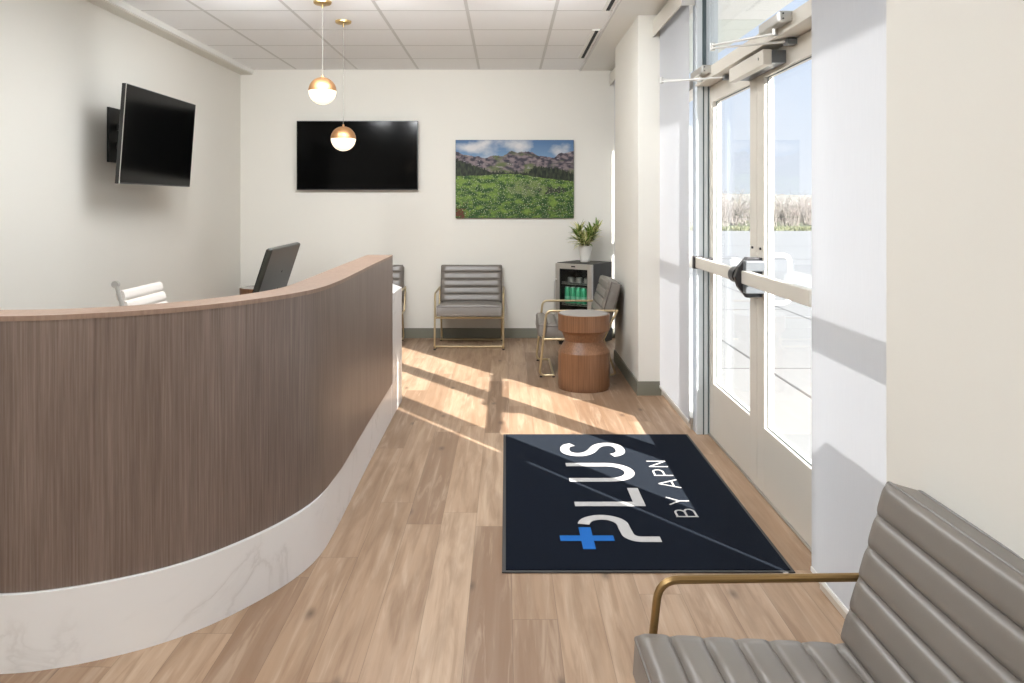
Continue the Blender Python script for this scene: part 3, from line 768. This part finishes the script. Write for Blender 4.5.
# ------------------------------------------------------------------ televisions, picture
t = thing('television', 'large black wall television on the back wall behind the pendants', 'television', (-1.485, 7.90, 1.835))
obj('cabinet', B((-.605, .605, -.015, .03, -.345, .345)), M['bezel'], t, bevel=.003)
obj('screen', B((-.598, .598, -.0165, -.014, -.335, .338)), M['screen'], t)
obj('wall_bracket', B((-.25, .25, .03, .058, -.2, .2)), M['black'], t)
t = thing('television', 'black television angled out from the left wall on an arm', 'television', (-2.39, 5.48, 1.798))
til = -math.atan2(.046, .628)
cb = obj('cabinet', B((-.03, .0, -.55, .55, -.315, .315)), M['bezel'], t, rot=(0, -til * 1.0, 0), bevel=.003)
obj('screen', B((-.0005, .0015, -.543, .543, -.306, .309)), M['screen'], cb)
obj('bezel_trim', B((-.004, .0005, -.5515, -.5495, -.315, .315), (-.004, .0005, -.55, .55, -.3165, -.3145)), M['steel'], cb)
br = obj('wall_bracket', B((-.284, -.268, -.19, .02, -.16, .21)), M['black'], t, bevel=.002)
obj('swing_arm', B((-.268, -.04, -.10, -.075, .06, .10), (-.268, -.04, -.10, -.075, -.06, -.02), (-.05, -.03, -.16, .16, -.12, .14)), M['black'], br)

def picture_color(u, v):
    """u 0..1 left-right, v 0..1 bottom-top"""
    N = lambda a, b, s=0, o=5: noise.fractal(Vector((a, b, s)), 1.0, 2.0, o)
    ridge = .79 + .055 * math.exp(-((u - .50) / .12) ** 2) + .03 * math.exp(-((u - .62) / .08) ** 2) + .075 * max(0, (u - .82) / .18) + .06 * max(0, (.15 - u) / .15) - .02 * math.exp(-((u - .82) / .06) ** 2) + .028 * N(u * 14, 1.3, 2)
    tl = .555 + .02 * math.sin(u * 3 + .2) + .20 * max(0, (.30 - u) / .30) + (.095 if u > .62 else 0) * min(1, (u - .62) / .05) - .075 * max(0, (u - .60) / .40) + .055 * abs(N(u * 55, .4, 5, 3)) + .02 * N(u * 9, .4, 8, 3)
    md = .545 + .02 * math.exp(-((u - .45) / .18) ** 2) - .075 * max(0, (u - .55) / .45) - .02 * max(0, .3 - u) + .006 * N(u * 25, 2, 1)
    if v > ridge:
        c = Vector((.075, .17, .34)).lerp(Vector((.22, .36, .55)), max(0, min(1, (1 - v) * 3.5)))
        f = .55 * math.exp(-(((u - .52) / .15) ** 2 + ((v - .94) / .10) ** 2) * .8) + .6 * math.exp(-(((u - .12) / .13) ** 2 + ((v - .90) / .07) ** 2)) + .45 * math.exp(-(((u - .86) / .1) ** 2 + ((v - .86) / .09) ** 2)) + .28 * math.exp(-(((u - .27) / .1) ** 2))
        f = max(0, min(1, (f + .35 * N(u * 6, v * 6, 7) - .18) * 2.2))
        return c.lerp(Vector((.70, .69, .69)), f)
    if v > md and v > tl:
        n = N(u * 22, v * 26, 3); n2 = N(u * 7, v * 9, 9)
        c = Vector((.045, .04, .06)).lerp(Vector((.27, .21, .22)), max(0, min(1, .42 + n * 1.3)))
        g_ = max(0, min(1, (n2 * 1.6 + .35 - abs(u - .4) * .8 - (v - .66) * 4.0)))
        c = c.lerp(Vector((.14, .18, .055)), g_ * .8)
        if N(u * 12, v * 34, 4) > .62: c = Vector((.40, .36, .36))
        return c
    if v > md:
        n = N(u * 60, v * 14, 6, 3)
        return Vector((.008, .014, .009)).lerp(Vector((.05, .065, .03)), max(0, min(1, .35 + n)))
    n = N(u * 14, v * 18, 12); n2 = N(u * 70, v * 90, 5, 3)
    c = Vector((.022, .075, .012)).lerp(Vector((.19, .30, .05)), max(0, min(1, .38 + n * 1.25 + (v - .3) * .9)))
    c *= (1 + .55 * n2)
    if math.hypot((u - .62) / .17, (v - .38) / .10) < 1 + n and n2 > -.1: c = c.lerp(Vector((.20, .20, .13)), .6)
    if math.hypot((u - .83) / .075, (v - .355) / .04) < 1 + 1.2 * N(u * 30, v * 30, 4): c = Vector((.04, .045, .03)) * (1 + n2)
    fl = noise.noise(Vector((u * 130, v * 95, 40)))
    if fl > .40 and n < .25: c = Vector((.55, .60, .38))
    if v < .2 and fl < -.60: c = Vector((.40, .12, .04))
    if math.hypot((u - .03) / .035, (v - .05) / .06) < 1 + 2.0 * N(u * 40, v * 40, 6): c = Vector((.12, .035, .015))
    return c
t = thing('landscape_picture', 'frameless colour print of a green mountain meadow on the back wall', 'picture', (.0875, 7.94, 1.60))
obj('canvas', B((-.594, .594, -.010, .018, -.393, .393)), M['bezel'], t, bevel=.001)
bm = bmesh.new(); NX, NY = 330, 216; V = []
lay = bm.verts.layers.float_color.new('print')
for j in range(NY + 1):
    for i in range(NX + 1):
        u, v = i / NX, j / NY; q = bm.verts.new((-.592 + 1.184 * u, -.0108, -.391 + .782 * v)); c = picture_color(u, v) * .82; q[lay] = (max(0, c[0]), max(0, c[1]), max(0, c[2]), 1); V.append(q)
for j in range(NY):
    for i in range(NX): bm.faces.new((V[j * (NX + 1) + i], V[j * (NX + 1) + i + 1], V[(j + 1) * (NX + 1) + i + 1], V[(j + 1) * (NX + 1) + i]))
obj('print', bm, M['print'], t)

# ------------------------------------------------------------------ pendants
def pendant(x, y, zc, label):
    t = thing('pendant_light', label, 'pendant light', (x, y, ZC), 0, 'copper and opal globe pendants')
    r = .092; dz = zc - ZC
    bm = bmesh.new(); lathe(bm, [(0, -.020), (.050, -.020), (.058, -.014), (.060, -.004), (.060, -.0005), (0, -.0005)], 40); obj('canopy', bm, M['brass'], t, smooth=True, ang=40)
    bm = bmesh.new(); tube(bm, [(0, 0, -.02), (0, 0, -.045)], .005, 12); obj('cord_grip', bm, M['brass'], t, smooth=True)
    bm = bmesh.new(); tube(bm, [(0, 0, -.04), (0, 0, dz + r + .006)], .0015, 8); obj('cord', bm, M['cordm'], t, smooth=True)
    bm = bmesh.new(); lathe(bm, [(r * math.cos(R(a)), dz + r * math.sin(R(a))) for a in range(0, 90, 5)] + [(.008, dz + r), (.008, dz + r + .012), (0, dz + r + .012)], 48); obj('copper_dome', bm, M['copper'], t, smooth=True, ang=50)
    bm = bmesh.new(); lathe(bm, [(0, dz - r * .985)] + [(r * .985 * math.cos(R(a)), dz + r * .985 * math.sin(R(a))) for a in range(-85, 1, 5)] + [(0, dz)], 48); obj('opal_shade', bm, M['opal'], t, smooth=True, ang=50)
pendant(-1.222, 5.26, 2.109, 'copper and opal globe pendant hanging higher and nearer, on the left')
pendant(-1.200, 5.827, 1.836, 'copper and opal globe pendant hanging lower, in front of the television')

# ------------------------------------------------------------------ computer monitor on the worktop
ang = math.atan2(.02, .5)
t = thing('computer_monitor', 'dark computer monitor seen from behind on the reception desk', 'monitor', (-1.02, 3.34, .785), 0)
mo = obj('display_back', B((-.010, .012, -.248, .248, -.155, .165)), M['monitor_back'], t, loc=(.035, 0, .245), rot=(0, R(18), R(2)), bevel=.006)
obj('screen', B((-.0115, -.0095, -.248, .248, -.145, .158)), M['screen'], mo)
bm = bmesh.new()
for dy, dz in ((-.03, -.03), (.02, -.03), (.0, .05)): cyl(bm, (.0115, dy + .04, dz), .005, .003, 'x', 10)
obj('mount_hole', bm, M['black'], mo)
bm = bmesh.new(); tube(bm, [(-.01, 0, .006), (-.015, 0, .11), (.02, 0, .20)], .016, 12); obj('stand', bm, M['black'], t, smooth=True)
obj('stand_base', B((-.09, .09, -.12, .12, 0, .010)), M['black'], t, bevel=.004)

# ------------------------------------------------------------------ white office chair behind the desk
t = thing('office_chair', 'white ribbed leather office chair behind the reception desk', 'office chair', (-1.72, 4.17, 0))
bm = bmesh.new()
def ribbed(bm, a, b, W, n, thick=.022):
    A, Bv = Vector(a), Vector(b); d = Bv - A; L = d.length; nn = Vector((d.z, 0, -d.x)).normalized(); NS = n * 6; rows = []
    for i in range(NS + 1):
        s = i / NS; ph = (s * n) % 1.0; bul = thick * (.45 + .55 * math.sqrt(max(0, 1 - (2 * ph - 1) ** 4)))
        c = A + d * s; rows.append([bm.verts.new(c + nn * bul * k + Vector((0, y, 0))) for k, y in ((1, -W / 2), (1, W / 2), (-1, W / 2), (-1, -W / 2))])
    for i in range(NS):
        for k in range(4): bm.faces.new((rows[i][k], rows[i][(k + 1) % 4], rows[i + 1][(k + 1) % 4], rows[i + 1][k]))
    bm.faces.new(rows[0]); bm.faces.new(rows[-1][::-1])
ribbed(bm, (-.215, 0, .925), (-.09, 0, .50), .44, 8); obj('backrest', bm, M['white_leather'], t, smooth=True, ang=50)
bm = bmesh.new(); ribbed(bm, (-.12, 0, .455), (.33, 0, .47), .44, 7); obj('seat', bm, M['white_leather'], t, smooth=True, ang=50)
for s in (-1, 1):
    bm = bmesh.new(); tube(bm, fillet([(-.222, s * .235, .93 - .03 * s), (-.09, s * .235, .49), (-.02, s * .235, .44), (.34, s * .235, .455)], .05), .010, 10)
    cyl(bm, (-.224, s * .235 - .012, .93 - .03 * s), .017, .024, 'y', 16); obj('side_frame', bm, M['steel'], t, smooth=True)
    bm = bmesh.new(); tube(bm, fillet([(-.12, s * .25, .60), (.0, s * .27, .66), (.22, s * .27, .66), (.24, s * .25, .46)], .04), .010, 10); obj('armrest', bm, M['steel'], t, smooth=True)
bm = bmesh.new(); cyl(bm, (.1, 0, .09), .025, .34, 'z', 20); obj('gas_column', bm, M['steel'], t, smooth=True)
bm = bmesh.new()
for k in range(5):
    a = R(72 * k + 20); tube(bm, [(.1, 0, .105), (.1 + .28 * math.cos(a), .28 * math.sin(a), .075)], [.022, .014], 10)
obj('star_base', bm, M['steel'], t, smooth=True)
for k in range(5):
    a = R(72 * k + 20); bm = bmesh.new(); cyl(bm, (.1 + .28 * math.cos(a), .28 * math.sin(a) - .02, .030), .030, .04, 'y', 18); obj('caster', bm, M['black'], t, smooth=True)

# ------------------------------------------------------------------ mini fridge in the corner
FA = Vector((.474, 7.575)); FB = Vector((.795, 7.345)); fw = (FB - FA).length; frz = math.atan2(FB.y - FA.y, FB.x - FA.x)
FW, FD, FH = fw, .40, .79
fr = thing('mini_fridge', 'black mini fridge with glass door in the far right corner', 'fridge', (FA.x, FA.y, 0), frz)
# local: x 0..FW, y 0..FD (into corner), front at y=0
obj('body', B((0, .018, .035, FD, .03, FH), (FW - .018, FW, .035, FD, .03, FH), (.018, FW - .018, FD - .03, FD, .03, FH), (.018, FW - .018, .035, FD, .03, .10), (.018, FW - .018, .035, FD, FH - .04, FH)), M['fridge_black'], fr)
obj('liner', B((.02, FW - .02, FD - .04, FD - .031, .10, FH - .04)), M['fridge_in'], fr)
obj('kick_plate', B((.01, FW - .01, .05, .12, 0, .03)), M['black'], fr)
dr = obj('door', B((0, .045, 0, .033, .05, FH - .005), (FW - .045, FW, 0, .033, .05, FH - .005), (.045, FW - .045, 0, .033, FH - .055, FH - .005), (.045, FW - .045, 0, .033, .05, .105)), M['stainless'], fr, bevel=.002)
obj('door_glass', B((.045, FW - .045, .012, .018, .105, FH - .055)), M['fridge_glass'], dr)
obj('inner_seal', B((.045, .052, .004, .03, .105, FH - .055), (FW - .052, FW - .045, .004, .03, .105, FH - .055), (.045, FW - .045, .004, .03, .105, .112), (.045, FW - .045, .004, .03, FH - .062, FH - .055)), M['black'], dr)
bm = bmesh.new(); tube(bm, fillet([(.012, 0, .63), (.012, -.035, .63), (.012, -.035, .25), (.012, 0, .25)], .015), .006, 10); obj('handle', bm, M['steel'], dr, smooth=True)
obj('badge', B((FW / 2 - .022, FW / 2 + .022, -.002, 0, FH - .037, FH - .024)), M['device'], dr, bevel=.0008)
for z in (.22, .39, .59):
    bm = bmesh.new()
    for k in range(9):
        x = .03 + (FW - .06) * k / 8; tube(bm, [(x, .045, z), (x, FD - .045, z)], .0018, 6)
    for y in (.045, .2, FD - .045): tube(bm, [(.02, y, z - .003), (FW - .02, y, z - .003)], .0028, 6)
    tube(bm, [(.02, .045, z + .014), (FW - .02, .045, z + .014)], .003, 6)
    obj('shelf', bm, M['steel'], fr, smooth=True)
Mf = Matrix.Translation((FA.x, FA.y, 0)) @ Matrix.Rotation(frz, 4, 'Z')
can0 = None
plc = ['at the left end of the row behind the fridge glass', 'second from the left in the row behind the fridge glass', 'in the middle of the row behind the fridge glass', 'second from the right in the row behind the fridge glass', 'at the right end of the row behind the fridge glass']
for k in range(5):
    p = Mf @ Vector((.075 + k * .060, .10, .3925))
    if can0 is None:
        c = thing('drink_can', '', 'drink can', p, 0, 'green drink cans in the fridge')
        bm = bmesh.new(); lathe(bm, [(0, 0), (.020, 0), (.0265, .008), (.0275, .012), (.0275, .150), (.022, .160), (0, .160)], 24); obj('body', bm, M['can'], c, smooth=True)
        bm = bmesh.new(); lathe(bm, [(.0279, .05), (.0279, .075)], 24); obj('label_band', bm, M['can_pattern'], c, smooth=True)
        bm = bmesh.new(); lathe(bm, [(.023, .158), (.023, .164), (.019, .161), (0, .161)], 24); obj('lid', bm, M['can_top'], c, smooth=True); can0 = c
    else: c = copy_tree(can0); c.location = p
    c['label'] = 'tall green drink can ' + plc[k]
for k in range(3):
    p = Mf @ Vector((.085 + k * .09, .15, .5925))
    c = tag(obj('glass_jar', (lambda b: (lathe(b, [(0, 0), (.034, 0), (.034, .045), (.028, .052), (0, .052)], 20), b)[1])(bmesh.new()), M['stainless'], loc=p, smooth=True), 'small round tub on the top fridge shelf, ' + ('leftmost', 'middle one', 'rightmost')[k], 'tub', 'tubs on the top fridge shelf')
    c.name = 'food_tub'

# ------------------------------------------------------------------ potted plant on the fridge
pc = (.765, 7.63, .79)
t = thing('potted_plant', 'variegated leafy plant in a white pot on top of the fridge', 'plant', pc)
bm = bmesh.new(); lathe(bm, [(0, 0), (.040, 0), (.046, .004), (.050, .03), (.052, .04), (.066, .150), (.070, .155), (.066, .160), (.062, .155), (.058, .140), (0, .140)], 40); obj('pot', bm, M['pot'], t, smooth=True, ang=50)
bm = bmesh.new(); lathe(bm, [(.060, .141), (.03, .147), (0, .149)], 24); obj('soil', bm, M['soil'], t, smooth=True)
bm = bmesh.new(); rg = random.Random(5); tips = []
for k in range(7):
    a = R(k * 51 + 10); rr = .028 + .02 * rg.random(); b0 = Vector((rr * math.cos(a) * .6, rr * math.sin(a) * .6, .14)); tp = b0 + Vector((math.cos(a) * rg.uniform(.05, .11), math.sin(a) * rg.uniform(.05, .11), rg.uniform(.05, .17)))
    tube(bm, [b0, (b0 + tp) / 2 + Vector((0, 0, .01)), tp], .0045, 6); tips.append((b0, tp))
obj('stem', bm, M['stem'], t, smooth=True)
bm = bmesh.new(); lay = bm.verts.layers.float.new('band')
def leaf(o, d, L, W, droop):
    d = Vector(d).normalized(); side = d.cross(Vector((0, 0, 1))); side = side.normalized() if side.length > .01 else Vector((1, 0, 0)); p = Vector(o); prev = None; n = 7
    for i in range(n + 1):
        s = i / n; wd = W * (math.sin(math.pi * min(1, (s * .92 + .08))) ** .7) * (1 - s * .25) if s < 1 else 0.0006
        dd = (d + Vector((0, 0, -droop * s * s * 1.6))).normalized(); up = side.cross(dd)
        row = [bm.verts.new(p + side * wd * k + up * abs(k) * wd * .35) for k in (-1, -.45, 0, .45, 1)]
        for q, kk in zip(row, (1, .62, .0, .62, 1)): q[lay] = max(0, min(1, kk * (1 if bandf > .45 else .35)))
        if prev:
            for k in range(4): bm.faces.new((prev[k], prev[k + 1], row[k + 1], row[k]))
        prev = row; p = p + dd * L / n
for b0, tp in tips:
    for k in range(26):
        bandf = rg.random(); a = rg.uniform(0, 6.28); el = rg.uniform(-.1, 1.3); f = rg.uniform(.25, 1)
        d = Vector((math.cos(a) * math.cos(el), math.sin(a) * math.cos(el), math.sin(el))) + (tp - b0).normalized() * .35
        leaf(b0.lerp(tp, f), d, rg.uniform(.10, .17), rg.uniform(.011, .017), rg.uniform(.2, .8))
obj('foliage', bm, M['leaf'], t, smooth=True)
